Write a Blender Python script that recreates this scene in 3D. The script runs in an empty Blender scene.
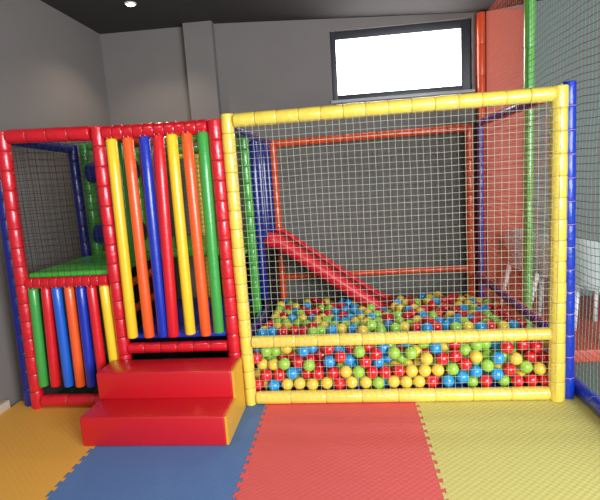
import bpy, bmesh, math, random
from mathutils import Vector, Matrix
random.seed(7)
S = bpy.context.scene
COL = S.collection
PI = math.pi

# ---------------------------------------------------------------- camera
CAM = Vector((0.0, -3.0772, 1.5554)); FPX = 473.06
_yaw, _pit, _roll = -.1071, .1526, -.0653
_f = Vector((math.sin(_yaw)*math.cos(_pit), math.cos(_yaw)*math.cos(_pit), -math.sin(_pit)))
_r0 = Vector((math.cos(_yaw), -math.sin(_yaw), 0)); _u0 = _r0.cross(_f)
_r = _r0*math.cos(_roll) + _u0*math.sin(_roll); _u = -_r0*math.sin(_roll) + _u0*math.cos(_roll)
cd = bpy.data.cameras.new('camera'); cam = bpy.data.objects.new('camera', cd); COL.objects.link(cam)
cd.sensor_width = 36; cd.sensor_fit = 'HORIZONTAL'; cd.lens = 36*FPX/600; cd.clip_start = .05
cam.matrix_world = Matrix(((_r.x, _u.x, -_f.x, CAM.x), (_r.y, _u.y, -_f.y, CAM.y), (_r.z, _u.z, -_f.z, CAM.z), (0, 0, 0, 1)))
S.camera = cam
def screen(p):                           # where the photo's viewpoint sees a point, for naming the balls' rows only
    d = Vector(p)-Vector((0, -3.0772, 1.5554)); z = d.dot(_f)
    return 300+FPX*d.dot(_r)/z, 250-FPX*d.dot(_u)/z

# ---------------------------------------------------------------- light and exposure
S.view_settings.view_transform = 'Standard'; S.view_settings.look = 'None'
S.view_settings.gamma = 1; S.view_settings.use_curve_mapping = False
S.view_settings.exposure = 1.08
w = bpy.data.worlds.new('world'); S.world = w; w.use_nodes = True
w.node_tree.nodes['Background'].inputs[0].default_value = (.80, .88, 1, 1)
w.node_tree.nodes['Background'].inputs[1].default_value = .30
def area(name, loc, target, sx, sy, power, col):
    d = bpy.data.lights.new(name, 'AREA'); d.shape = 'RECTANGLE'; d.size = sx; d.size_y = sy; d.energy = power; d.color = col
    o = bpy.data.objects.new(name, d); COL.objects.link(o); o.location = loc
    o.rotation_euler = (Vector(target)-Vector(loc)).to_track_quat('-Z', 'Y').to_euler(); return o
area('daylight_right', (2.9, -4.3, 1.9), (1.0, 0.2, .9), 2.4, 2.0, 160, (.86, .93, 1))
area('daylight_front', (1.5, -5.4, 2.0), (0.9, 0.8, .8), 2.6, 1.6, 64, (.95, .97, 1))
def spot(loc, power):
    d = bpy.data.lights.new('ceiling_spot', 'SPOT'); d.energy = power; d.spot_size = R(125); d.spot_blend = .6; d.shadow_soft_size = .05; d.color = (1, .80, .62)
    o = bpy.data.objects.new('ceiling_spot', d); COL.objects.link(o); o.location = loc
R = math.radians
SPOTS = [(-1.91, 1.43), (-1.70, -1.5), (.6, -1.6)]

# ---------------------------------------------------------------- helpers
def lin(c):
    c = c/255; return c/12.92 if c <= .04045 else ((c+.055)/1.055)**2.4
def rgb(r, g, b): return (lin(r), lin(g), lin(b), 1)
M = {}
def mat(name, col, rough=.5, coat=0, spec=.5, bump=None, metal=0, emit=0, mottled=0, sheen=0):
    m = bpy.data.materials.new(name); m.use_nodes = True; nt = m.node_tree; b = nt.nodes['Principled BSDF']
    b.inputs['Base Color'].default_value = rgb(*col); b.inputs['Roughness'].default_value = rough
    b.inputs['Coat Weight'].default_value = coat; b.inputs['Coat Roughness'].default_value = .12
    b.inputs['Specular IOR Level'].default_value = spec; b.inputs['Metallic'].default_value = metal
    if emit:
        b.inputs['Emission Color'].default_value = rgb(*col); b.inputs['Emission Strength'].default_value = emit
    tc = nt.nodes.new('ShaderNodeTexCoord')
    if mottled:
        n = nt.nodes.new('ShaderNodeTexNoise'); n.inputs['Scale'].default_value = 3.0; n.inputs['Detail'].default_value = 6
        nt.links.new(tc.outputs['Object'], n.inputs['Vector'])
        mx = nt.nodes.new('ShaderNodeMix'); mx.data_type = 'RGBA'
        a = rgb(*col); k = mottled
        mx.inputs['A'].default_value = tuple(x*(1-k) for x in a[:3])+(1,); mx.inputs['B'].default_value = tuple(min(1, x*(1+k)) for x in a[:3])+(1,)
        nt.links.new(n.outputs['Fac'], mx.inputs['Factor']); nt.links.new(mx.outputs['Result'], b.inputs['Base Color'])
    if bump:
        kind, scale, dist = bump
        bp = nt.nodes.new('ShaderNodeBump'); bp.inputs['Strength'].default_value = 1; bp.inputs['Distance'].default_value = dist
        if kind == 'noise':
            n = nt.nodes.new('ShaderNodeTexNoise'); n.inputs['Scale'].default_value = scale; n.inputs['Detail'].default_value = 3
            nt.links.new(tc.outputs['Object'], n.inputs['Vector']); nt.links.new(n.outputs['Fac'], bp.inputs['Height'])
        else:                                     # embossed grain: sin(x)*sin(y) on a turned grid
            sp = nt.nodes.new('ShaderNodeSeparateXYZ'); mp = nt.nodes.new('ShaderNodeMapping'); mp.inputs['Rotation'].default_value = (0, 0, 0)
            mp.inputs['Scale'].default_value = (scale, scale*1.15, scale)
            nt.links.new(tc.outputs['Object'], mp.inputs['Vector']); nt.links.new(mp.outputs['Vector'], sp.inputs['Vector'])
            s1 = nt.nodes.new('ShaderNodeMath'); s1.operation = 'SINE'; s2 = nt.nodes.new('ShaderNodeMath'); s2.operation = 'SINE'
            mu = nt.nodes.new('ShaderNodeMath'); mu.operation = 'MULTIPLY'
            nt.links.new(sp.outputs['X'], s1.inputs[0]); nt.links.new(sp.outputs['Y'], s2.inputs[0])
            nt.links.new(s1.outputs[0], mu.inputs[0]); nt.links.new(s2.outputs[0], mu.inputs[1]); nt.links.new(mu.outputs[0], bp.inputs['Height'])
        nt.links.new(bp.outputs['Normal'], b.inputs['Normal'])
    M[name] = m; return m

def tag(o, label=None, cat=None, group=None, kind=None):
    if label: o['label'] = label
    if cat: o['category'] = cat
    if group: o['group'] = group
    if kind: o['kind'] = kind
    return o
def empty(name, loc=(0, 0, 0), rz=0):
    o = bpy.data.objects.new(name, None); o.empty_display_size = .1; COL.objects.link(o); o.location = loc; o.rotation_euler = (0, 0, rz); return o

class MB:
    def __init__(s): s.v = []; s.f = []; s.mi = []; s.sm = []
    def add(s, vs, fs, mi=0, smooth=True):
        k = len(s.v); s.v += [tuple(v) for v in vs]
        for i, f in enumerate(fs):
            s.f.append([k+j for j in f]); s.mi.append(mi if isinstance(mi, int) else mi[i]); s.sm.append(smooth)
    def box(s, lo, hi, mi=0):
        x0, y0, z0 = lo; x1, y1, z1 = hi
        s.add([(x0,y0,z0),(x1,y0,z0),(x1,y1,z0),(x0,y1,z0),(x0,y0,z1),(x1,y0,z1),(x1,y1,z1),(x0,y1,z1)],
              [(0,3,2,1),(4,5,6,7),(0,1,5,4),(1,2,6,5),(2,3,7,6),(3,0,4,7)], mi, False)
    def sweep(s, p0, p1, prof, n=14, mi=0):
        """prof: list of (t along the axis in metres, radius, slot)"""
        p0 = Vector(p0); p1 = Vector(p1); a = (p1-p0).normalized()
        u = a.orthogonal().normalized(); v = a.cross(u); vs = []; fs = []; mis = []
        for t, r, *_ in prof:
            for k in range(n):
                q = 2*PI*k/n; vs.append(p0+a*t+(u*math.cos(q)+v*math.sin(q))*r)
        for i in range(len(prof)-1):
            sl = prof[i][2] if len(prof[i]) > 2 else mi
            for k in range(n):
                fs.append((i*n+k, i*n+(k+1) % n, (i+1)*n+(k+1) % n, (i+1)*n+k)); mis.append(sl)
        fs.append(tuple(reversed(range(n)))); mis.append(mi); fs.append(tuple((len(prof)-1)*n+k for k in range(n))); mis.append(mi)
        s.add(vs, fs, mis)
    def cyl(s, p0, p1, r, n=12, r1=None, mi=0):
        L = (Vector(p1)-Vector(p0)).length; s.sweep(p0, p1, [(0, r), (L, r if r1 is None else r1)], n, mi)
    def foam(s, p0, p1, r, seg=.14, n=16, tie=1, pinch=.93):
        """padded pipe: vinyl sleeves with a tie pulled tight at every joint (slot 1)"""
        L = (Vector(p1)-Vector(p0)).length; k = max(1, round(L/seg)); q = L/k; pr = [(0, r*.72), (.001, r*.85)]
        e = min(.008, q*.15)
        for i in range(k):
            a = i*q; j = 1+random.uniform(-.02, .03)
            pr += [(a+.0016, r*pinch), (a+e*.5, r*.975*j), (a+e*1.3, r*j), (a+q*.5, r*1.01*j), (a+q-e*1.3, r*j), (a+q-e*.5, r*.975*j), (a+q-.0016, r*pinch, tie if i < k-1 else 0)]
        pr.append((L, r*.72)); s.sweep(p0, p1, pr, n)
    def rope(s, pts, r, n=4):
        for a, b in zip(pts, pts[1:]): s.sweep(a, b, [(0, r), ((Vector(b)-Vector(a)).length, r)], n)
    def net(s, o, u, v, sp, r, wob=.004, sub=.17, sag=0.0):
        """square-mesh net: origin o, edge vectors u and v"""
        o, u, v = Vector(o), Vector(u), Vector(v); nrm = u.cross(v).normalized(); U = u.length; V = v.length; du = u/U; dv = v/V
        def P(a, b):
            wx = math.sin(a*7.1+b*3.3+o.x*9)*wob+math.sin(b*11.7+a*1.9)*wob*.6; wy = math.sin(a*5.7-b*4.1+o.z*5)*wob+math.sin(a*13.1+b*.7)*wob*.6
            e = min(1, 12*min(a, U-a, b, V-b)); return o+du*(a+wx*e)+dv*(b+wy*e-sag*math.sin(PI*a/U)*e)+nrm*(math.sin(a*4+b*5)*wob*.8*e)
        def strand(f, L):
            k = max(2, round(L/sub)); pts = [f(L*i/k) for i in range(k+1)]; a = (pts[-1]-pts[0]).normalized(); s1 = a.cross(nrm).normalized(); vs = []; fs = []
            for p in pts: vs += [p+s1*r, p+nrm*r, p-s1*r, p-nrm*r]
            for i in range(k):
                for q in range(4): fs.append((i*4+q, i*4+(q+1) % 4, i*4+4+(q+1) % 4, i*4+4+q))
            s.add(vs, fs)
        nu = max(1, round(U/sp)); nv = max(1, round(V/sp))
        for i in range(nu+1): strand(lambda t, a=U*i/nu: P(a, t), V)
        for j in range(nv+1): strand(lambda t, b=V*j/nv: P(t, b), U)
    def build(s, name, m, parent=None, bevel=0, loc=None):
        me = bpy.data.meshes.new(name); me.from_pydata(s.v, [], s.f)
        for x in (m if isinstance(m, (list, tuple)) else [m]): me.materials.append(M[x])
        me.polygons.foreach_set('material_index', s.mi); me.polygons.foreach_set('use_smooth', s.sm); me.update()
        o = bpy.data.objects.new(name, me); COL.objects.link(o)
        if loc: o.location = loc
        if parent: o.parent = parent
        if bevel:
            bm = bmesh.new(); bm.from_mesh(me)
            bmesh.ops.bevel(bm, geom=list(bm.edges), offset=bevel, segments=3, profile=.5, affect='EDGES'); 
            for f in bm.faces: f.smooth = True
            bm.to_mesh(me); bm.free()
        return o
def bx(name, lo, hi, m, parent=None, bevel=0):
    b = MB(); b.box(lo, hi); return b.build(name, m, parent, bevel)
def prism(pts, y0, y1, axis='x'):
    """closed outline (a, b) extruded along an axis"""
    n = len(pts)
    def mk(a, b, t): return (t, a, b) if axis == 'x' else ((a, t, b) if axis == 'y' else (a, b, t))
    vs = [mk(a, b, y0) for a, b in pts]+[mk(a, b, y1) for a, b in pts]
    fs = [tuple(range(n)), tuple(range(2*n-1, n-1, -1))]+[(i, i+n, (i+1) % n+n, (i+1) % n) for i in range(n)]
    return vs, fs
def copy_tree(o, parent=None):
    c = o.copy(); COL.objects.link(c); c.parent = parent
    for ch in list(o.children): copy_tree(ch, c)
    return c

# ---------------------------------------------------------------- materials
mat('wall_paint', (124, 117, 113), .9, mottled=.06, bump=('noise', 260, .0012))
mat('ceiling_paint', (62, 58, 57), .9, bump=('noise', 200, .001))
mat('floor_base', (120, 112, 104), .7)
mat('baseboard_paint', (205, 190, 168), .6)
mat('window_frame', (46, 48, 54), .45)
mat('sill_stone', (176, 176, 176), .4)
mat('sky_glass', (255, 255, 255), .2, emit=4.0)
mat('lamp_lens', (255, 235, 205), .3, emit=14.0)
mat('lamp_trim', (225, 222, 215), .4)
V = dict(rough=.34, coat=.55, bump=('noise', 22, .006))
mat('red_vinyl', (205, 18, 36), **V); mat('yellow_vinyl', (238, 208, 82), **V); mat('blue_vinyl', (8, 54, 186), **V)
mat('navy_vinyl', (14, 26, 120), **V); mat('green_vinyl', (66, 160, 52), **V); mat('orange_vinyl', (234, 84, 38), **V); mat('lime_vinyl', (108, 182, 66), **V)
T = dict(rough=.33, coat=.4, bump=('noise', 30, .002))
mat('red_tube', (212, 24, 36), **T); mat('yellow_tube', (240, 200, 40), **T); mat('blue_tube', (18, 48, 168), **T); mat('bright_blue_tube', (22, 96, 200), **T)
mat('green_tube', (60, 158, 66), **T); mat('orange_tube', (238, 92, 34), **T)
mat('red_leather', (194, 22, 32), .36, coat=.25, bump=('noise', 160, .0012)); mat('yellow_leather', (216, 164, 44), .45, coat=.2, bump=('noise', 160, .0012))
mat('dark_tie', (40, 22, 20), .6); mat('gold_tie', (176, 140, 46), .6); mat('pale_tie', (200, 150, 190), .5); mat('clear_tie', (205, 205, 200), .35)
mat('pale_net', (192, 202, 174), .8); mat('black_net', (22, 22, 24), .7); mat('orange_net', (232, 104, 64), .7); mat('teal_net', (88, 146, 130), .7); mat('grey_net', (70, 76, 70), .7)
mat('dark_green_mat', (18, 62, 48), .5, bump=('noise', 12, .004)); mat('shade_black', (14, 14, 16), .6, bump=('noise', 12, .004)); mat('green_mat', (70, 176, 56), .4, coat=.2, bump=('noise', 12, .004)); mat('blue_mat', (16, 52, 180), .4, coat=.2, bump=('noise', 12, .006))  # the black one is deck shade put in as a colour
E_ = dict(rough=.62, spec=.35, bump=('grain', 150, .0006))
mat('amber_foam', (220, 166, 70), **E_); mat('blue_foam', (82, 120, 172), **E_); mat('red_foam', (218, 94, 92), **E_); mat('yellow_foam', (206, 196, 116), **E_)
mat('slide_plastic', (228, 26, 48), .5, coat=.1)
mat('padded_floor_red', (196, 66, 44), .5); mat('padded_wall_red', (188, 94, 76), .6, bump=('noise', 12, .004))
mat('white_plastic', (240, 240, 238), .35, coat=.2)
for n_, c_ in dict(R=(216, 24, 38), Y=(238, 204, 62), G=(154, 206, 62), B=(26, 152, 216)).items():
    mat('ball_plastic_'+{'R': 'red', 'Y': 'yellow', 'G': 'green', 'B': 'blue'}[n_], c_, .28, coat=.5)
# ---------------------------------------------------------------- the room
def struct(o, label=None): o['kind'] = 'structure'; return o
WL, WR, YB, YF = -2.62, 4.6, 2.2, -6.2
struct(bx('floor', (WL-.1, YF, -.06), (WR, YB+.1, -.013), 'floor_base'))
def ceil_z(x):
    K = [(-2.8, 3.25), (-1.3, 3.235), (1.46, 3.087), (4.7, 3.4)]
    for (a, p), (b, q) in zip(K, K[1:]):
        if x <= b: return p+(q-p)*(x-a)/(b-a)
    return 3.4
b = MB(); K = [-2.8, -1.3, 1.46, 4.7]
vs, fs = prism([(x, ceil_z(x)) for x in K]+[(x, 3.5) for x in reversed(K)], YF, YB+.3, 'y'); b.add(vs, fs, 0, False)
struct(b.build('ceiling', 'ceiling_paint'))
wx0, wx1, wz0, wz1 = -.108, 1.345, 2.338, 3.045
b = MB()
b.box((WL-.1, YB, -.05), (wx0, YB+.2, 3.4)); b.box((wx1, YB, -.05), (WR, YB+.2, 3.4)); b.box((wx0, YB, -.05), (wx1, YB+.2, wz0)); b.box((wx0, YB, wz1), (wx1, YB+.2, 3.4))
b.box((-1.645, YB-.11, -.05), (-1.335, YB, 3.4))
struct(b.build('wall_back', 'wall_paint'))
struct(bx('wall_left', (WL-.2, YF, -.05), (WL, YB, 3.4), 'wall_paint'))
struct(bx('wall_right', (WR, -.6, -.05), (WR+.1, YB+.2, 3.4), 'wall_paint'))
struct(bx('baseboard_left', (WL, -3.2, -.013), (WL+.045, .0, .06), 'baseboard_paint', bevel=.004))
b = MB(); e = .06; y0 = YB+.04; y1 = YB+.09
b.box((wx0, y0, wz0), (wx0+e, y1, wz1)); b.box((wx1-.10, y0, wz0), (wx1, y1, wz1)); b.box((wx0+e, y0, wz0), (wx1-.10, y1, wz0+e)); b.box((wx0+e, y0, wz1-e-.02), (wx1-.10, y1, wz1))
win = struct(b.build('window_1', 'window_frame', bevel=.004))
b = MB(); b.box((wx0+e-.005, y0+.02, wz0+e-.005), (wx1-.095, y0+.026, wz1-e-.015)); o = b.build('window_pane', 'sky_glass', win); struct(o)
struct(bx('window_sill', (wx0-.02, YB-.03, wz0-.028), (wx1+.02, YB+.04, wz0), 'sill_stone', win, bevel=.003))
for i, (x, y) in enumerate(SPOTS):
    z = ceil_z(x); spot((x, y, z-.02), [24, 34, 14][i])
    if i: continue
    t = empty('recessed_downlight', (x, y, z)); tag(t, 'round white recessed downlight glowing in the dark ceiling', 'ceiling light')
    b = MB(); b.sweep((0, 0, -.012), (0, 0, .004), [(0, .047), (.004, .055), (.016, .055)], 28); b.build('trim_ring', 'lamp_trim', t)
    b = MB(); b.sweep((0, 0, -.014), (0, 0, -.011), [(0, .036), (.003, .04)], 28); b.build('lens', 'lamp_lens', t)

# ---------------------------------------------------------------- interlocking floor mats
YM0, YM1 = -1.12, .10
def edge(x, amp=.022, pitch=.078):
    """jigsaw edge running along y: dovetail teeth"""
    pts = [(x-amp/2, YM0)]; y = YM0+.02
    while y+pitch < YM1:
        pts += [(x-amp/2, y+.008), (x+amp/2, y), (x+amp/2, y+pitch*.5), (x-amp/2, y+pitch*.5-.008)]; y += pitch
    pts.append((x-amp/2, YM1)); return pts
def floor_mat(xa, xb, m, label, ja=True, jb=True):
    A = edge(xa+.001) if ja else [(xa, YM0), (xa, YM1)]; B = edge(xb-.001) if jb else [(xb, YM0), (xb, YM1)]
    pts = A[::-1]+B; b = MB(); vs, fs = prism(pts, -.013, 0, 'z'); b.add(vs, fs, 0, False)
    tag(b.build('floor_mat', m), label, 'foam mat', 'interlocking foam mats')
floor_mat(WL+.047, -1.63, 'amber_foam', 'amber yellow foam floor mat beside the left wall', False)
floor_mat(-1.63, -.635, 'blue_foam', 'blue interlocking foam floor mat under the red step')
floor_mat(-.635, .395, 'red_foam', 'red interlocking foam floor mat before the ball pit')
floor_mat(.395, 1.468, 'yellow_foam', 'pale yellow foam floor mat right of the red mat', True, False)

# ---------------------------------------------------------------- play tower on the left
ZT = 1.945
tw = empty('play_tower', (-1.58, 0, 0)); tag(tw, 'red framed two level soft play tower with netting, left of the ball pit', 'play structure')
def part(name, m, p0, p1, r=.045, seg=.135, parent=tw, label=None, tie='dark_tie', pinch=.93):
    O = parent.matrix_basis.translation; b = MB(); b.foam(Vector(p0)-O, Vector(p1)-O, r, seg, pinch=pinch)
    o = b.build(name, [m, tie], parent)
    if label: o['label'] = label
    return o
XA0, XA1, XB1 = -2.33, -1.632, -.833
part('post', 'red_vinyl', (-2.352, 0, 0), (-2.302, 0, 1.99)); part('post', 'red_vinyl', (-1.637, 0, 0), (-1.625, 0, 1.972)); part('post', 'red_vinyl', (XB1, 0, 0), (XB1, 0, 1.958))
part('top_rail', 'red_vinyl', (-2.262, 0, 1.952), (-1.672, 0, 1.932), .047, seg=.15); part('top_rail', 'red_vinyl', (-1.582, 0, 1.925), (-.878, 0, 1.915), .047, seg=.07)
part('middle_rail', 'red_vinyl', (-2.29, 0, .935), (-1.68, 0, .935), .04, .06)
part('bottom_rail', 'red_vinyl', (-2.305, 0, .05), (-1.685, 0, .05), .045, .2)
part('bottom_rail', 'red_vinyl', (-1.585, 0, .05), (-.88, 0, .05), .043)
part('lower_rail', 'red_vinyl', (-1.59, 0, .435), (-.878, 0, .435), .038, .12)
part('post', 'navy_vinyl', (-2.440, .045, 0), (-2.390, .045, 1.95), label='dark blue padded post')
YD = .87
part('post', 'navy_vinyl', (-2.31, .83, 0), (-2.31, .83, 1.95), .04, label='dark blue padded post')
part('top_rail', 'navy_vinyl', (-2.305, .05, 1.94), (-2.31, .785, 1.915), .04, label='dark blue padded rail')
part('post', 'green_vinyl', (-2.225, YD, 0), (-2.225, YD, 1.95), .042, label='green padded post')
part('post', 'green_vinyl', (-1.51, YD+.1, 0), (-1.51, YD+.1, 1.89), .036, label='green padded post')
part('post', 'green_vinyl', (-.835, YD, 0), (-.835, YD, 1.95), .042, label='green padded post')
part('top_rail', 'green_vinyl', (-2.18, YD, 1.93), (-.88, YD, 1.93), .036, .12, label='green padded rail')
part('middle_rail', 'green_vinyl', (-2.18, YD, .955), (-.88, YD, .955), .022, .12, label='green padded rail')
part('top_rail', 'orange_vinyl', (-1.63, .05, 1.925), (-1.63, YD-.04, 1.925), .036, .12, label='orange padded rail')
part('side_rail', 'orange_vinyl', (-1.635, .05, .86), (-1.635, YD-.04, .86), .03, .3, label='orange padded rail')
part('side_rail', 'orange_vinyl', (-1.635, .05, .66), (-1.635, YD-.04, .66), .03, .3, label='orange padded rail')
for x in (-1.90, -1.60):
    part('back_post', 'yellow_vinyl', (x, 2.0, 0), (x, 2.0, 1.87), .03, .05, label='yellow padded post')
part('back_rail', 'yellow_vinyl', (-1.87, 2.0, 1.86), (-1.63, 2.0, 1.86), .026, .06, label='yellow padded rail')
part('back_rail', 'green_vinyl', (-2.28, 2.04, 1.93), (-.86, 2.04, 1.93), .034, .12, label='green padded rail')
part('back_post', 'green_vinyl', (-2.31, 2.04, 0), (-2.31, 2.04, 1.97), .04, label='green padded post')
def netpart(o, u, v, sp, r, m, parent, wob=.004, label=None, name='net', sub=.17):
    O = parent.matrix_basis.translation; b = MB(); b.net(Vector(o)-O, u, v, sp, r, wob, sub)
    k = b.build(name, m, parent)
    if label: k['label'] = label
    return k
netpart((-2.27, -.012, .975), (.60, 0, 0), (0, 0, .945), .046, .0016, 'black_net', tw, label='black netting')
netpart((-2.325, .04, .97), (0, .76, 0), (0, 0, .94), .046, .0014, 'black_net', tw, label='black netting')
netpart((-2.25, 2.03, 1.0), (1.37, 0, 0), (0, 0, .9), .05, .0014, 'black_net', tw, label='black netting')
netpart((-.84, .92, 1.02), (0, .08, 0), (0, 0, .88), .05, .0014, 'black_net', tw, label='black netting')

for lo, hi in (((-2.27, .905, 0), (-1.60, .925, .93)), ((-1.55, 1.99, 0), (-.87, 2.01, .93)), ((-1.60, .905, .0), (-.88, .925, .46))):  # added black sheets: the unlit space below the decks, painted as surfaces
    O = tw.matrix_basis.translation; b = MB(); b.box(Vector(lo)-O, Vector(hi)-O); b.build('shade_panel', 'shade_black', tw, .004)['label'] = 'black sheet standing in for shade under the decks'
def pad(name, lo, hi, m, label, cat='mat', bevel=.018):
    c = [(a+b_)/2 for a, b_ in zip(lo, hi)]; c[2] = lo[2]
    b = MB(); b.box([a-q for a, q in zip(lo, c)], [a-q for a, q in zip(hi, c)]); o = b.build(name, m, None, bevel, loc=c); return tag(o, label, cat)
pad('deck_mat', (-2.30, .03, .94), (-1.685, .80, 1.0), 'green_mat', 'green padded deck mat on the upper level behind black netting', 'deck mat')
pad('deck_mat', (-2.26, .92, .94), (-.88, 1.98, 1.0), 'green_mat', 'green padded deck mat at the back level leading to the slide', 'deck mat')
pad('deck_mat', (-1.585, .01, .495), (-.882, 1.0, .535), 'blue_mat', 'blue padded entry deck mat above the red step', 'deck mat', .015)
pad('ground_pad', (-2.28, .06, 0), (-1.70, .8, .05), 'dark_green_mat', 'dark green floor pad behind the short hanging tubes', 'floor pad', .012)

# hanging foam tubes
def hang(p0, p1, m, label, group, r=.037):
    p0 = Vector(p0); p1 = Vector(p1); L = (p1-p0).length; a = (p0-p1).normalized()
    t = empty('hanging_foam_tube', p1); tag(t, label, 'foam tube', group)
    b = MB(); rr = r; b.sweep((0, 0, 0), a*L, [(0, rr*.80), (.002, rr*.93), (.008, rr), (L*.25, rr), (L*.5, rr), (L*.75, rr), (L-.012, rr), (L-.004, rr*.9), (L, rr*.75)], 24)
    b.build('foam_sleeve', m, t)
    b = MB()
    for dx in (-.018, .018): b.rope([a*(L-.004)+Vector((dx, -.02, 0)), a*(L+.008)+Vector((dx*.8, -.03, 0))], .0018)
    b.build('tie', 'clear_tie', t, )
    return t
CN = {'Y': 'yellow', 'O': 'orange', 'B': 'dark blue', 'L': 'bright blue', 'R': 'red', 'G': 'green'}
CM = {'Y': 'yellow_tube', 'O': 'orange_tube', 'B': 'blue_tube', 'L': 'bright_blue_tube', 'R': 'red_tube', 'G': 'green_tube'}
G1 = 'long foam tubes hanging in the tower doorway'; G2 = 'short foam tubes under the green deck'; G3 = 'foam tubes on the tower divider'; G4 = 'blue foam tubes beside the slide'
for k, (xt, xb, zb, lab) in enumerate([(-1.531, -1.542, 0.522, 'long yellow hanging foam tube, first from the left in the doorway'), (-1.417, -1.421, 0.522, 'long orange hanging foam tube between the yellow and dark blue ones'),
        (-1.304, -1.319, 0.522, 'long dark blue hanging foam tube in the tower doorway'), (-1.208, -1.247, 0.522, 'long red hanging foam tube, fourth in the tower doorway'),
        (-1.119, -1.124, 0.535, 'long yellow hanging foam tube right of the red one in the doorway'), (-1.017, -1.014, 0.522, 'long orange hanging foam tube beside the green one'),
        (-0.912, -0.922, 0.54, 'long green hanging foam tube, rightmost in the tower doorway')]):
    hang((xt, -.015, 1.884), (xb, -.03, zb), CM['YOBRYOG'[k]], lab, G1, .036 if k != 3 else .038)
for k, (xt, xb, lab) in enumerate([(-2.249, -2.281, 'short green hanging foam tube nearest the left red post'), (-2.151, -2.188, 'short red hanging foam tube between the green and bright blue ones'), (-2.073, -2.084, 'short bright blue hanging foam tube under the deck'),
        (-1.979, -1.995, 'short orange hanging foam tube under the green deck'), (-1.892, -1.910, 'short dark blue hanging foam tube right of the orange one'), (-1.813, -1.819, 'short red hanging foam tube partly behind the red step'), (-1.719, -1.716, 'short yellow hanging foam tube behind the red step corner')]):
    hang((xt, -.005, .899), (xb, -.005, 0.159+.007*(3-k)/3), CM['GRLOBRY'[k]], lab, G2, .034)
for y, c, lab in ((.27, 'G', 'green foam tube hanging on the divider behind the yellow tube'), (.38, 'B', 'dark blue foam tube on the divider behind the doorway tubes'), (.70, 'R', 'red foam tube hanging on the divider between the two bays'), (.80, 'O', 'orange foam tube deepest on the divider between the bays')):
    hang((-1.63, y, 1.885), (-1.63, y, 1.01), CM[c], lab, G3, .034)
for y, zb, rr, lab in ((1.06, .47, .042, 'long blue padded tube standing beside the green post in the pit'), (1.30, 1.01, .038, 'blue foam tube next to the long blue one above the slide'), (1.55, 1.01, .038, 'middle blue foam tube hanging at the slide entrance'), (1.80, 1.01, .038, 'blue foam tube nearest the orange back frame')):
    hang((-.80, y, 1.89), (-.80, y, zb), 'navy_vinyl', lab, G4, rr)
# padded rollers on the green post
for z, lab in ((1.70, 'upper blue padded roller behind the netting'), (1.19, 'lower blue padded roller above the green deck')):
    t = empty('padded_roller', (-2.0, .70, z)); tag(t, lab, 'roller', 'blue padded rollers')
    b = MB(); b.sweep((-.12, 0, 0), (.3, 0, 0), [(0, .06), (.006, .078), (.02, .084), (.40, .084), (.414, .078), (.42, .06)], 24); b.build('roll', 'navy_vinyl', t)
    b = MB(); b.sweep((-.124, 0, 0), (-.118, 0, 0), [(0, .05), (.004, .056), (.006, .056)], 20); b.build('end_cap', 'yellow_vinyl', t)
    b = MB(); b.cyl((-.10, .05, .0), (-.165, .13, .0), .012, 8); b.build('axle', 'dark_tie', t)

# ---------------------------------------------------------------- red and yellow step block
sx0, sx1 = -1.70, -.775
st = empty('step_block', ((sx0+sx1)/2, -.29, 0)); tag(st, 'red vinyl two-tread foam step block with a yellow right side', 'steps')
def step_profile(g=0):
    return [(-.24+g, 0+g), (.235-g, 0+g), (.235-g, .365-g), (.0+g, .365-g), (.0+g, .19-g), (-.24+g, .19-g)]
def block(y0, y1, z0, z1, x0, x1, m, name, bev):
    b = MB(); b.box((x0, y0, z0), (x1, y1, z1)); return b.build(name, m, st, bev)
hw = (sx1-sx0)/2
block(-.24, .235, 0, .19, -hw, hw-.014, 'red_leather', 'lower_tread', .012)
block(0, .235, .186, .372, -hw, hw-.014, 'red_leather', 'upper_tread', .014)
for s_ in (1,):
    x = s_*(hw-.008); b = MB()
    pr = [(-.232, .004), (.235, .004), (.235, .364), (.008, .364), (.008, .182), (-.232, .182)]
    vs, fs = prism(pr, x-.008, x+.008, 'x'); b.add(vs, fs, 0, False); b.build('side_panel', 'yellow_leather', st)

# ---------------------------------------------------------------- ball pit
X3, X4 = -.747, 1.303
bp = empty('ball_pit', (.28, 0, 0)); tag(bp, 'yellow framed ball pit cage with nets and an orange back frame', 'ball pit')
def pp(name, m, p0, p1, r=.045, seg=.14, label=None, tie='gold_tie', pinch=.94): return part(name, m, p0, p1, r, seg, bp, label, tie, pinch)
pp('post', 'yellow_vinyl', (X3, 0, 0), (X3, 0, 1.985), .042, .125, 'yellow padded post'); pp('post', 'yellow_vinyl', (X4, 0, 0), (X4-.018, 0, 1.993), .050, .13, 'yellow padded post')
pp('top_rail', 'yellow_vinyl', (X3+.044, 0, 1.940), (X4-.05, 0, 1.948), .045, .14, 'yellow padded rail')
pp('middle_rail', 'yellow_vinyl', (X3+.044, 0, .452), (X4-.05, 0, .452), .040, .15, 'yellow padded rail')
pp('bottom_rail', 'yellow_vinyl', (X3+.044, 0, .046), (X4-.05, 0, .046), .044, .24, 'yellow padded rail')
pp('post', 'blue_vinyl', (1.385, .03, 0), (1.362, .05, 2.02), .040, .145, 'bright blue padded post', 'pale_tie')
pp('top_rail', 'navy_vinyl', (-.80, .05, 1.93), (-.80, 2.0, 1.93), .034, .12, 'dark blue padded rail', 'dark_tie')
pp('top_rail', 'blue_vinyl', (1.375, .06, 1.985), (1.375, 2.03, 1.985), .036, .05, 'blue padded rail bound with cord', 'pale_tie')
pp('side_rail', 'blue_vinyl', (1.345, .05, .40), (1.345, 2.03, .40), .034, .035, 'blue padded rail laced with orange cord', 'orange_net', .8)
pp('back_post', 'blue_vinyl', (1.385, 2.06, 0), (1.385, 2.06, 1.985), .033, .14, 'blue padded back post', 'pale_tie')
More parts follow.
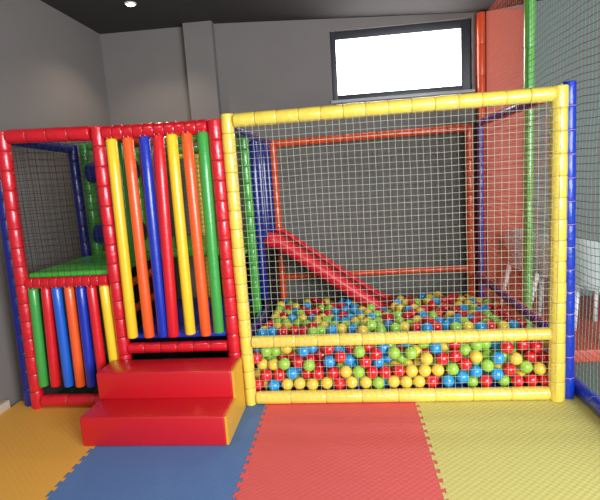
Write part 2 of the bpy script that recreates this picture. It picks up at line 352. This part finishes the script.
Yk = 2.07
pp('back_post', 'orange_vinyl', (-.775, Yk, 0), (-.775, Yk, 1.965), .042, .18, 'orange padded back post', 'dark_tie', .95); pp('back_post', 'orange_vinyl', (1.28, Yk, 0), (1.27, Yk, 1.98), .043, .18, 'orange padded back post', 'dark_tie', .95)
pp('back_rail', 'orange_vinyl', (-.735, Yk, 1.925), (1.23, Yk, 1.945), .039, .18, 'orange padded back rail', 'dark_tie', .95); pp('back_rail', 'orange_vinyl', (-.735, Yk, .465), (1.24, Yk, .475), .034, .25, 'orange padded back rail', 'dark_tie', .95)
netpart((X3+.042, -.05, .47), (X4-X3-.067, 0, 0), (0, 0, 1.435), .0425, .0011, 'pale_net', bp, .002, 'pale cord netting', 'front_net')
netpart((X3+.042, -.05, .06), (X4-X3-.067, 0, 0), (0, 0, .40), .0425, .0010, 'pale_net', bp, .002, 'pale cord netting', 'front_net')
netpart((-.71, Yk, .1), (1.98, 0, 0), (0, 0, 1.80), .05, .0011, 'grey_net', bp, .006, 'grey cord netting', 'back_net')
netpart((1.345, .05, .43), (0, 1.98, 0), (0, 0, 1.52), .045, .0012, 'orange_net', bp, .006, 'orange cord netting', 'side_net')
netpart((1.345, .05, .04), (0, 1.98, 0), (0, 0, .33), .045, .0012, 'orange_net', bp, .006, 'orange cord netting', 'side_net')
O = bp.matrix_basis.translation
for x, z, r_ in ((1.375, 1.985, .039), (1.345, .40, .038)):
    b = MB(); pts = [Vector((x+r_*math.cos(q*PI/4), .06+q*.0058, z+r_*math.sin(q*PI/4)))-O for q in range(336)]; b.rope(pts, .003)
    b.build('lacing', 'orange_net', bp)['label'] = 'orange cord lacing'
b = MB(); b.box(Vector((-.812, .07, .0))-O, Vector((-.765, 1.10, .44))-O); b.build('side_pad', 'navy_vinyl', bp, .012)['label'] = 'blue padded side panel'
b = MB(); b.box(Vector((-.735, .06, .0))-O, Vector((1.30, 2.0, .055))-O); b.build('floor_pad', 'navy_vinyl', bp, .01)

b = MB(); b.box(Vector((-.812, 1.12, .0))-O, Vector((-.79, 2.0, .93))-O); b.build('side_pad', 'shade_black', bp, .005)['label'] = 'black side sheet standing in for shade under the slide deck'  # added black sheet in place of the dark opening beneath the back deck
# slide
sl = empty('slide', (-.8, 1.7, .0)); tag(sl, 'red plastic slide dropping from the tower into the ball pit', 'slide')
path = [(-.03, 1.005), (.03, 1.02), (.10, 1.0), (.22, .905), (.5, .695), (.8, .47), (1.05, .285), (1.14, .235), (1.22, .215)]
def ribbon(y0, y1, up_, dn, m, name):
    b = MB(); n = len(path); vs = []
    for x, z in path: vs += [(x, y0, z+up_), (x, y1, z+up_), (x, y1, z-dn), (x, y0, z-dn)]
    fs = [(0, 1, 2, 3), ((n-1)*4+3, (n-1)*4+2, (n-1)*4+1, (n-1)*4)]
    for i in range(n-1):
        for q in range(4): fs.append((i*4+q, i*4+4+q, i*4+4+(q+1) % 4, i*4+(q+1) % 4))
    b.add(vs, fs, 0, True); o = b.build(name, m, sl, 0); bm = bmesh.new(); bm.from_mesh(o.data); bmesh.ops.recalc_face_normals(bm, faces=bm.faces)
    ed = [e for e in bm.edges if len(e.link_faces) == 2 and e.calc_face_angle() > R(60)]
    bmesh.ops.bevel(bm, geom=ed, offset=.008, segments=2, affect='EDGES'); bm.to_mesh(o.data); bm.free(); return o
ribbon(-.23, .23, -.015, .065, 'slide_plastic', 'chute')
ribbon(-.255, -.225, .025, .125, 'slide_plastic', 'side_wall'); ribbon(.225, .255, .025, .105, 'slide_plastic', 'side_wall')

# ---------------------------------------------------------------- netted enclosure on the right
en = empty('net_enclosure', (1.47, .5, 0)); tag(en, 'tall netted play enclosure with red and green posts right of the pit', 'net enclosure')
def ep(*a, **k): return part(*a, parent=en, **k)
ep('post', 'orange_vinyl', (1.42, 2.152, 0), (1.42, 2.152, 3.07), .04, .3, label='red padded post', tie='dark_tie', pinch=.95)
ep('post', 'lime_vinyl', (1.50, 1.07, 0), (1.50, 1.07, 3.07), .04, .6, label='green padded post', tie='teal_net', pinch=.97)
ep('floor_rail', 'blue_vinyl', (1.475, .98, .045), (1.475, -1.25, .045), .043, .16, label='blue padded floor rail', tie='clear_tie')
netpart((1.48, 1.11, .1), (0, .98, 0), (0, 0, 2.975), .044, .0014, 'orange_net', en, .008, 'orange cord netting')
netpart((1.48, -1.25, .1), (0, 2.28, 0), (0, 0, 2.975), .046, .0021, 'teal_net', en, .008, 'pale teal cord netting')
pad('enclosure_mat', (1.54, .62, -.013), (3.0, 2.18, .09), 'padded_floor_red', 'orange red padded floor mat inside the netted enclosure', 'floor pad', .012)

pad('wall_pad', (1.475, 2.165, .09), (1.885, 2.198, 3.085), 'padded_wall_red', 'tall orange red padded panel on the back wall behind the netted enclosure', 'wall pad', .008)
# white plastic chairs
def chair():
    t = empty('plastic_chair')
    b = MB()                                   # seat shell
    n = 8; vs = []; 
    for j in range(n+1):
        for i in range(n+1):
            u_ = i/n*2-1; v_ = j/n*2-1; x = .215*u_*(1-.06*(v_+1)); y = .20*v_; z = .42-.018*(1-u_*u_)*(1-.5*v_*v_)-(.02*max(0, -v_-.6)/.4)
            vs.append((x, y, z))
    top = list(vs); vs = top+[(x, y, z-.012) for x, y, z in top]; m_ = (n+1)**2; fs = []
    for j in range(n):
        for i in range(n):
            a = j*(n+1)+i; q = (a, a+1, a+n+2, a+n+1); fs.append(q); fs.append(tuple(m_+k for k in reversed(q)))
    for i in range(n):
        for a, c_ in ((i, i+1), (n*(n+1)+i+1, n*(n+1)+i), ((i+1)*(n+1), i*(n+1)), (i*(n+1)+n, (i+1)*(n+1)+n)): fs.append((c_, a, a+m_, c_+m_))
    b.add(vs, fs); b.build('seat', 'white_plastic', t)
    b = MB(); vs = []; n = 10; k_ = 7                              # curved back with an arched top
    for j in range(k_+1):
        h_ = j/k_
        for i in range(n+1):
            u_ = i/n*2-1; top_ = .40*(1-.30*abs(u_)**3); x = (.215+.02*h_)*u_; z = .43+top_*h_; y = .20+.07*h_-.05*u_*u_
            vs.append((x, y, z))
    m_ = len(vs); vs = vs+[(x, y+.012, z) for x, y, z in vs]; fs = []
    for j in range(k_):
        for i in range(n):
            a = j*(n+1)+i; q = (a, a+1, a+n+2, a+n+1); fs.append(q); fs.append(tuple(m_+w_ for w_ in reversed(q)))
    b.add(vs, fs); b.build('backrest', 'white_plastic', t)
    for sx in (-1, 1):
        b = MB(); b.rope([(sx*.215, -.17, .64), (sx*.235, -.05, .655), (sx*.235, .1, .66), (sx*.215, .2, .66)], .02, 8); b.build('armrest', 'white_plastic', t)
        b = MB(); b.sweep((sx*.245, -.22, 0), (sx*.21, -.165, .64), [(0, .02), (.62, .026), (.65, .022)], 8); b.build('leg', 'white_plastic', t)
        b = MB(); b.sweep((sx*.24, .27, 0), (sx*.20, .19, .43), [(0, .018), (.43, .026)], 8); b.build('leg', 'white_plastic', t)
    return t
c0 = chair()
for k, (x, y, z, rz, lab) in enumerate([(1.90, 1.86, .09, 118, 'white plastic armchair behind the ball pit, left of the green post'), (2.01, 1.42, .09, 120, 'white plastic armchair between the green post and the yellow post'), (2.10, 1.00, .09, 117, 'white plastic armchair seen right of the bright blue post')]):
    c = c0 if k == 0 else copy_tree(c0); c.location = (x, y, z); c.rotation_euler = (0, 0, R(rz)); tag(c, lab, 'chair', 'white plastic chairs in the enclosure')

# ---------------------------------------------------------------- the balls
BR = .0434
DATA = """Y1219,62,189;Y1065,65,262;G1130,62,204;R1008,62,345;R1024,65,185;R1209,95,334;R1165,62,111;B942,62,156;B804,62,178;R586,62,274;G881,62,218;R1265,116,248;Y807,62,283;R736,62,232;G651,62,200;R292,65,196;Y481,65,277;B716,62,141;B621,62,116;R671,64,292;Y378,65,192;B551,116,332;R1075,62,107;R139,62,318;Y554,65,194;G26,62,341;G262,65,325;R868,62,112;B951,63,270;Y467,65,192;Y-74,64,196;B-185,64,273;R-105,62,306;Y426,62,115;G377,65,320;R66,66,264;G16,65,192;R1254,64,109;R197,62,186;R1179,113,255;R513,62,115;G-327,62,249;R110,65,189;R-268,65,185;Y253,62,118;Y-35,62,119;Y62,62,116;R-542,62,182;R-162,65,189;G149,62,111;R-636,62,183;B-366,105,340;G747,118,312;G-502,65,263;Y339,62,113;B-452,65,192;R-408,91,265;G-634,112,344;R-121,62,113;R-189,113,345;Y-210,62,117;R1124,108,347;Y-402,62,117;Y-490,65,113;G826,117,347;Y-584,104,245;B197,122,343;Y-311,62,109;B-587,62,108;G996,96,98;R-700,62,118;G-577,172,322;Y-493,163,342;B-48,112,263;G910,165,247;G787,90,98;Y-670,117,244;R677,113,364;G127,365,428;R1227,775,356;B156,116,241;G319,136,263;R-23,134,344;R-700,68,309;R87,123,352;Y621,167,326;B-308,170,340;B978,187,319;R-238,155,287;R-347,105,176;G895,168,335;R455,880,326;R722,1253,310;R824,1159,309;R-263,159,200;G477,153,361;Y447,155,214;R-447,168,267;R-327,148,258;B-119,152,311;R292,817,330;B219,174,254;Y364,167,195;R1218,415,386;Y277,163,191;Y420,148,296;G367,716,340;Y-700,135,165;Y378,431,385;Y825,341,399;Y513,715,340;Y1117,124,149;G-472,745,336;R465,393,390;B1144,348,397;B687,414,388;Y428,1175,312;B-167,1135,311;G-230,800,334;G1096,824,329;R884,1034,316;Y808,860,328;B-543,942,323;B357,193,356;R-338,1186,308;R922,514,371;B967,1086,314;G662,847,328;B-10,164,205;B4,1111,312;B265,504,373;R878,1512,280;G-441,240,315;R606,383,392;Y979,138,173;G382,932,323;R1181,844,328;B-46,1537,277;R984,347,397;Y-97,427,385;G163,1250,304;Y388,1257,307;R512,969,321;R720,923,324;Y-448,928,324;R-405,1837,240;G739,345,396;R-400,1125,311;G307,381,392;Y1064,314,402;B98,1632,266;B-8,408,387;Y1265,161,337;Y-622,600,358;Y1041,1481,284;R910,858,328;B583,883,326;R-90,976,321;G846,557,364;Y-536,581,361;G196,696,343;G-389,668,348;B797,1462,287;B-71,1192,307;Y896,1914,230;G544,165,203;G-485,1105,313;Y712,1447,289;R952,1562,279;G1002,132,256;R-324,542,367;G-302,1304,300;R-116,1348,298;G205,966,321;Y1049,1244,307;B532,338,398;R1238,1019,318;R504,167,280;R1187,1097,314;Y-700,982,320;G1083,591,362;G607,1407,299;B906,309,403;B-451,1443,289;Y10,740,336;G1222,1279,301;G-100,147,199;R582,664,348;R594,545,367;Y-303,752,333;G-67,583,360;Y-564,1433,290;B717,1780,251;G-575,782,332;G-226,1262,308;R-455,408,388;B-359,918,324;R381,1529,279;B837,735,337;R1011,790,332;Y-238,550,366;Y501,1406,293;G1053,1070,316;G-255,381,391;B-168,379,393;R-626,1326,299;Y131,1019,318;Y64,836,329;Y98,663,348;R314,222,276;R-700,647,350;B662,599,358;B-631,386,391;B-144,802,328;R-315,1563,274;B1070,957,322;Y-700,1358,333;G-700,1264,318;B-410,163,179;Y84,1144,310;R628,1120,311;R-530,172,244;B156,889,325;Y22,1591,271;B-29,870,327;B490,1090,314;R554,135,98;Y1175,1353,297;R553,1337,298;R-228,1053,315;Y-645,124,98;G-153,567,363;B769,485,376;G-616,186,246;B-700,164,310;R1164,212,285;B921,659,350;B58,966,321;Y955,1212,308;Y548,1156,313;Y-273,1674,261;R-378,369,394;G25,533,368;B1130,1031,317;G826,128,231;B-76,748,336;R-623,1021,318;Y995,875,326;G-657,808,331;G1067,174,346;R-545,373,393;B421,1375,308;G244,216,327;B202,127,98;Y62,314,401;G1053,399,389;Y581,1021,317;G1221,147,173;Y779,1717,255;B-53,212,321;B10,1252,306;G1080,223,269;G425,503,373;G-136,233,336;G981,446,382;Y481,1669,261;R1022,1693,258;B-104,1630,266;G-601,1124,311;R999,612,355;R571,1601,270;B-532,1177,308;Y-309,845,329;R1180,146,98;R-244,229,334;G626,142,222;G-635,1563,274;G-309,315,403;B898,141,98;R-465,1232,304;Y-473,1683,259;B12,127,98;B745,576,362;B-700,335,399;G-190,876,327;R953,1487,237;R1133,433,384;B1097,1317,301;B721,144,98;Y-272,923,324;B995,136,388;R1106,1138,311;Y299,1517,237;G1147,177,208;Y1265,1135,310;Y233,238,169;G400,232,291;G157,215,321;Y1124,1457,288;R-201,1364,296;B-557,143,98;G-700,203,230;G-700,171,397;R-282,223,256;B48,215,329;B149,181,167;B-166,134,98;B194,210,98;R553,223,324;B469,238,342;Y801,175,98;B975,180,98;R826,214,309;R847,185,171;Y740,215,309;G1001,216,234;G1058,157,98;G1265,149,98;Y1062,164,202;B-700,1707,256;G-700,1322,254;Y-700,1178,304;Y-700,1069,314;R-700,733,335;Y-610,881,326;Y-700,438,383;G128,750,335;G110,401,351;G190,410,387;G195,323,392;R1265,838,308;G-339,142,98;G-253,134,98;G115,141,98;Y296,134,98;G383,134,98;R469,134,98;Y636,144,98;Y-700,190,98;Y-619,203,98;G-373,219,98;Y-205,209,98;R-120,205,98;R-37,194,98;Y48,197,98;R277,217,98;R359,215,98;Y443,213,98;B527,215,98;R612,226,98;Y697,228,98;R874,222,98;G948,261,98;R1218,221,98;R-615,288,98;G46,282,98;R1179,299,98;Y1089,471,98;Y-700,824,98;R-568,1980,98;B-402,1966,98;Y-311,1966,98;Y-224,1966,98;R-137,1966,98;Y-50,1966,98;B37,1967,98;G123,1967,98;R210,1968,98;G297,1968,98;R386,1969,98;R473,1969,98;B560,1968,98;R647,1968,98;G734,1967,98;B821,1966,98;Y908,1966,98;Y995,1966,98;G1082,1967,98;Y1169,1968,98;Y1265,1972,98;Y-492,163,150;Y-426,142,98;B-181,169,174;G678,177,165;G768,138,169;G-666,240,160;G-582,227,173;R-499,252,169;G-244,236,167;Y-160,251,157;R6,236,159;R403,241,166;G653,257,165;R756,219,156;Y929,209,164;R1265,221,168;Y-10,319,148;Y73,332,163;G253,322,164;Y429,323,166;R124,407,165;G-600,650,172;G-596,1226,145;Y-269,1384,168;R-183,1384,168;G-97,1386,166;G-10,1386,166;R77,1384,166;G163,1384,167;Y430,1391,168;R517,1390,168;R603,1390,167;Y690,1390,167;B777,1390,166;R953,1385,167;Y1040,1384,167;Y1126,1383,168;R1215,1382,166;G-543,1468,164;G-313,1464,167;G-226,1460,167;G-139,1462,166;R-51,1465,167;G36,1464,166;B123,1464,165;R209,1464,164;Y300,1468,167;R387,1468,168;R474,1466,168;Y560,1465,168;B647,1465,168;Y734,1465,168;Y820,1465,168;Y908,1464,167;B995,1460,167;Y1082,1459,168;Y1168,1459,168;R-355,1540,169;B-268,1541,168;B-181,1539,165;G-92,1541,167;R-5,1541,168;G81,1541,167;Y168,1542,167;G257,1543,167;R343,1543,168;R430,1543,167;Y517,1542,167;R603,1542,167;G691,1541,167;G777,1540,168;B864,1540,168;R951,1539,168;R1038,1535,168;G1125,1534,168;Y1211,1542,162;G-399,1616,169;Y-312,1616,168;R-225,1616,168;Y-136,1616,168;Y-49,1616,168;B38,1616,168;B124,1617,168;G212,1617,167;R300,1618,168;B386,1618,168;G473,1618,168;Y560,1617,168;G646,1617,168;Y734,1616,167;R822,1615,168;Y908,1614,168;B995,1615,167;G1082,1616,165;G1169,1617,163;G1265,1621,168;Y-471,1667,143;R-355,1691,168;R-268,1691,168;G-180,1690,169;R-93,1691,168;R-6,1691,168;B81,1691,168;G168,1692,168;B255,1692,168;B343,1693,168;G430,1693,168;R517,1693,168;R603,1692,168;B690,1692,169;G778,1691,168;B866,1690,168;G952,1691,168;Y1040,1692,168;Y1129,1694,168;Y1220,1695,168;Y-524,1763,125;G-403,1765,168;G-312,1766,168;G-224,1765,168;R-137,1766,168;B-50,1766,168;R37,1766,168;Y124,1767,168;G211,1767,168;R298,1768,168;Y386,1768,168;Y473,1768,169;R560,1768,169;R647,1767,169;G734,1766,168;R822,1766,168;G908,1766,169;B995,1766,168;G1083,1767,168;R1173,1768,168;G1265,1769,167;G-355,1841,169;B-268,1841,168;B-180,1840,168;G-93,1841,168;Y-6,1841,168;B80,1842,168;R167,1842,168;R254,1842,169;B342,1843,168;Y430,1843,168;G517,1843,168;B604,1843,168;R691,1842,169;Y778,1841,168;R865,1841,168;Y951,1841,168;G1038,1841,168;R1127,1842,168;Y1218,1842,167;G-433,1893,133;R-311,1916,169;G-224,1915,168;Y-137,1916,169;R-50,1916,169;G37,1917,169;G124,1917,169;R210,1917,169;R298,1917,168;G386,1918,169;B473,1918,169;R560,1918,169;R647,1918,169;G734,1917,169;Y821,1916,168;G995,1916,169;G1082,1916,168;R1170,1918,169;R1265,1915,164;G-482,2000,98;Y-357,2000,163;R-267,2000,165;R-181,2000,164;Y-94,2000,164;G-7,2000,165;Y80,2000,166;R167,2000,166;B254,2000,166;R341,2000,166;R429,2000,166;Y517,2000,166;R604,2000,166;Y691,2000,165;R778,2000,164;G865,2000,164;Y951,2000,164;Y1038,2000,164;Y1125,2000,165;Y1216,2000,164;R714,145,236;R-198,222,239;Y70,196,200;R697,228,231;R-700,289,222;R-606,313,224;Y-44,283,218;Y42,279,222;G122,262,179;Y468,281,229;Y561,294,234;Y646,306,233;Y801,231,227;Y938,273,219;G1180,296,232;R1265,285,225;Y-7,361,222;R687,385,233;Y1132,379,231;Y298,454,235;Y991,459,233;R1265,454,233;Y-544,534,233;R-315,610,235;G-225,608,235;G-138,608,235;R-52,608,234;G36,608,235;B124,608,235;B210,608,234;Y298,607,233;R384,605,232;Y472,607,233;R559,610,234;Y645,611,234;Y732,611,234;Y818,611,234;B905,611,234;Y992,611,235;G1078,610,233;R1177,619,230;R-358,686,236;G-269,683,235;Y-182,683,235;B-95,683,235;Y-7,683,235;G80,683,235;B167,683,235;B254,683,235;R341,683,235;R428,684,235;Y515,685,234;R602,685,235;R688,686,234;G775,686,234;R862,686,234;Y949,686,234;R1035,685,235;R1124,687,233;B1221,693,231;G-526,766,205;Y-430,780,207;R-311,759,235;R-225,758,235;B-138,758,235;R-51,757,235;Y36,757,235;Y124,757,235;R210,758,235;R298,758,235;B385,758,235;G471,759,235;Y558,760,235;Y645,760,235;R732,761,235;R819,761,235;Y906,761,235;R992,761,235;R1079,760,235;Y1168,761,234;R1265,768,231;Y-354,834,236;B-267,833,235;G-181,833,235;B-94,832,235;Y-7,832,235;R80,832,235;Y167,833,235;G254,833,235;Y341,833,235;R428,834,236;R515,835,236;R602,835,236;G689,835,235;R775,836,236;B863,836,235;G949,836,235;B1036,835,235;R1123,835,236;B1216,838,231;B-426,927,213;Y-311,909,236;R-224,908,235;G-137,908,235;Y-50,907,235;G36,907,235;G123,907,235;R210,908,235;G297,908,236;B384,909,236;Y471,909,236;G558,910,236;Y645,910,235;Y732,911,235;R819,911,236;G906,910,236;R993,910,236;B1080,910,236;R1170,911,235;R1265,909,229;B-486,986,197;R-362,989,232;B-267,984,236;R-180,983,236;B-7,982,236;R80,982,235;Y167,982,235;R254,983,235;R340,983,236;G427,984,236;R514,984,236;B601,985,236;B688,985,235;B776,985,236;B863,985,236;Y950,986,237;R1038,986,236;B1125,985,236;R1221,983,232;B-417,1056,227;Y-319,1064,233;Y-137,1058,236;Y-51,1058,236;Y36,1057,236;G123,1057,236;R210,1057,235;R297,1058,236;G384,1059,236;Y471,1059,236;G558,1060,236;Y645,1060,236;Y732,1060,236;G820,1060,236;G995,1061,236;G1084,1061,235;R1174,1060,237;Y1265,1058,231;R-373,1134,223;R-267,1133,237;G-94,1133,237;G166,1132,236;R253,1133,236;R340,1134,236;Y428,1134,235;R514,1135,237;R689,1135,236;R776,1135,236;Y864,1135,236;G951,1135,236;Y1039,1135,236;R-419,1208,224;Y-225,1209,236;Y-138,1208,236;G35,1207,237;B122,1207,237;G209,1208,236;Y296,1208,236;Y385,1209,235;G472,1211,237;B559,1211,237;R645,1210,237;Y733,1210,236;B908,1210,236;G1085,1209,237;G1174,1212,237;B1265,1209,235;R-371,1287,228;G-182,1284,237;Y-95,1283,236;G78,1282,236;R252,1283,237;G342,1285,234;B429,1288,234;B517,1287,235;G604,1287,235;R690,1286,236;B864,1285,236;R952,1284,237;G-425,1357,222;Y-54,1360,236;Y33,1359,236;B120,1358,236;R209,1360,236;B296,1362,233;R382,1362,232;Y647,1363,236;Y734,1363,235;Y820,1362,235;Y907,1360,236;B1040,1334,238;G1265,1359,233;B-381,1442,214;G-271,1436,237;Y-182,1436,236;G-95,1437,235;B-7,1437,235;Y80,1437,235;R167,1437,234;B254,1438,233;R342,1438,235;Y864,1437,236;Y997,1410,237;R1225,1440,230;B-440,1524,173;Y-224,1512,235;G-137,1513,234;G38,1513,237;Y125,1513,236;R212,1514,235;B473,1517,237;G560,1516,237;R647,1516,237;B1265,1516,223;Y-497,1588,165;B-181,1588,236;G169,1591,237;Y256,1592,237;R690,1591,237;Y777,1591,238;Y1040,1588,235;Y1127,1590,233;R1215,1593,232;Y-542,258,242;B-375,217,237;Y615,230,259;R1004,268,304;Y1265,205,257;G-480,308,277;R-360,326,302;Y-274,323,297;G-188,323,294;R-89,310,286;B-3,307,290;B117,305,255;R245,315,295;B339,321,299;G426,319,298;B512,320,300;B600,330,302;R703,326,294;Y783,300,275;G864,281,258;R935,319,291;R1010,318,234;R1134,326,299;R1232,317,298;Y-400,404,301;Y-314,406,297;B-228,404,297;B-141,401,299;R-47,397,295;R39,406,302;R216,405,302;G554,403,300;R640,408,301;G745,402,295;R838,388,275;B919,406,299;R1176,406,300;B1265,403,302;G-449,481,303;B-363,484,302;R-274,483,302;R-184,481,303;R-96,483,304;Y79,482,304;Y167,482,304;B342,480,304;B512,479,301;R599,484,302;Y686,485,304;B861,486,304;B1042,480,299;G1133,492,297;B1219,481,299;Y-406,583,291;G124,557,304;R211,556,304;R298,556,303;Y385,555,302;G472,556,303;G1180,565,296;G1265,554,296;G-484,650,277;R-270,632,305;R-8,632,305;R255,631,303;Y342,631,302;R428,631,302;R514,633,303;G732,660,304;B848,644,308;B1128,633,300;Y1228,637,297"""
NBIG = 300
def ball_mesh(name, m, u_, v_):
    me = bpy.data.meshes.new(name); bm = bmesh.new(); bmesh.ops.create_uvsphere(bm, u_segments=u_, v_segments=v_, radius=BR)
    for f in bm.faces: f.smooth = True
    bm.to_mesh(me); bm.free(); me.materials.append(M[m]); return me
NAME = {'R': 'red', 'Y': 'yellow', 'G': 'green', 'B': 'blue'}
BM = {c: ball_mesh('ball', 'ball_plastic_'+NAME[c], 20, 12) for c in 'RYGB'}
balls = [(e[0], tuple(float(q)/1000 for q in e[1:].split(','))) for e in DATA.split(';')]
def in_slide(p):
    x, y, z = p
    if not (1.43 < y < 1.97) or x > .45: return False
    top = .98-.708*(x+.58) if x < .25 else .26
    return top-.15 < z < top+.07
keep_ = [i for i, (c, p) in enumerate(balls) if not in_slide(p)]; NBIG = sum(1 for i in keep_ if i < NBIG); balls = [balls[i] for i in keep_]
ORD = ['', 'second ', 'third ', 'fourth ', 'fifth ', 'sixth ', 'seventh ', 'eighth ', 'ninth ', 'tenth ', 'eleventh ', 'twelfth ', 'thirteenth ', 'fourteenth ', 'fifteenth ', 'sixteenth ', 'seventeenth ', 'eighteenth ', 'nineteenth ', 'twentieth ',
       'twenty-first ', 'twenty-second ', 'twenty-third ', 'twenty-fourth ', 'twenty-fifth ', 'twenty-sixth ', 'twenty-seventh ', 'twenty-eighth ', 'twenty-ninth ', 'thirtieth ']
def zone(p):
    x, y = screen(p)
    if p[1] < .135 and y > 350:
        return 'bottom row behind the lower net' if p[2] < .15 else ('second row behind the lower net' if p[2] < .215 else ('third row behind the lower net' if p[2] < .28 else 'upper rows behind the lower net'))
    if y > 338: return 'gap just below the middle rail'
    if y > 322: return 'row just above the middle rail'
    if y > 313: return 'near slope of the heap'
    if y > 304: return 'far slope of the heap'
    return 'far crest of the heap'
zs = {}
for c, p in balls[:NBIG]: zs.setdefault((c, zone(p)), []).append((screen(p)[0], c, p))
proto = {}
for (c, zn), L_ in sorted(zs.items()):
    L_.sort()
    for i, (_, c, p) in enumerate(L_):
        if c in proto: o = proto[c].copy()
        else: o = proto[c] = bpy.data.objects.new('play_ball', BM[c])
        COL.objects.link(o); o.location = p
        n_ = NAME[c]; tag(o, '%s plastic ball, %s %s in the %s' % (n_, ('leftmost' if i == 0 else ORD[min(i, 29)].strip()), (n_ if i == 0 else n_+' from left'), zn), 'ball', 'plastic balls in the ball pit')
lo = {c: ball_mesh('b', 'ball_plastic_'+NAME[c], 14, 8) for c in 'RYGB'}
b = MB(); 
for c, p in balls[NBIG:]:
    me = lo[c]; b.add([(v.co.x+p[0], v.co.y+p[1], v.co.z+p[2]) for v in me.vertices], [tuple(f.vertices) for f in me.polygons], 'RYGB'.index(c))
o = b.build('play_ball_fill', ['ball_plastic_red', 'ball_plastic_yellow', 'ball_plastic_green', 'ball_plastic_blue'])
tag(o, 'mixed coloured plastic balls lying deeper in the heap of the ball pit', 'balls', 'plastic balls in the ball pit', 'stuff')
for me in lo.values(): bpy.data.meshes.remove(me)
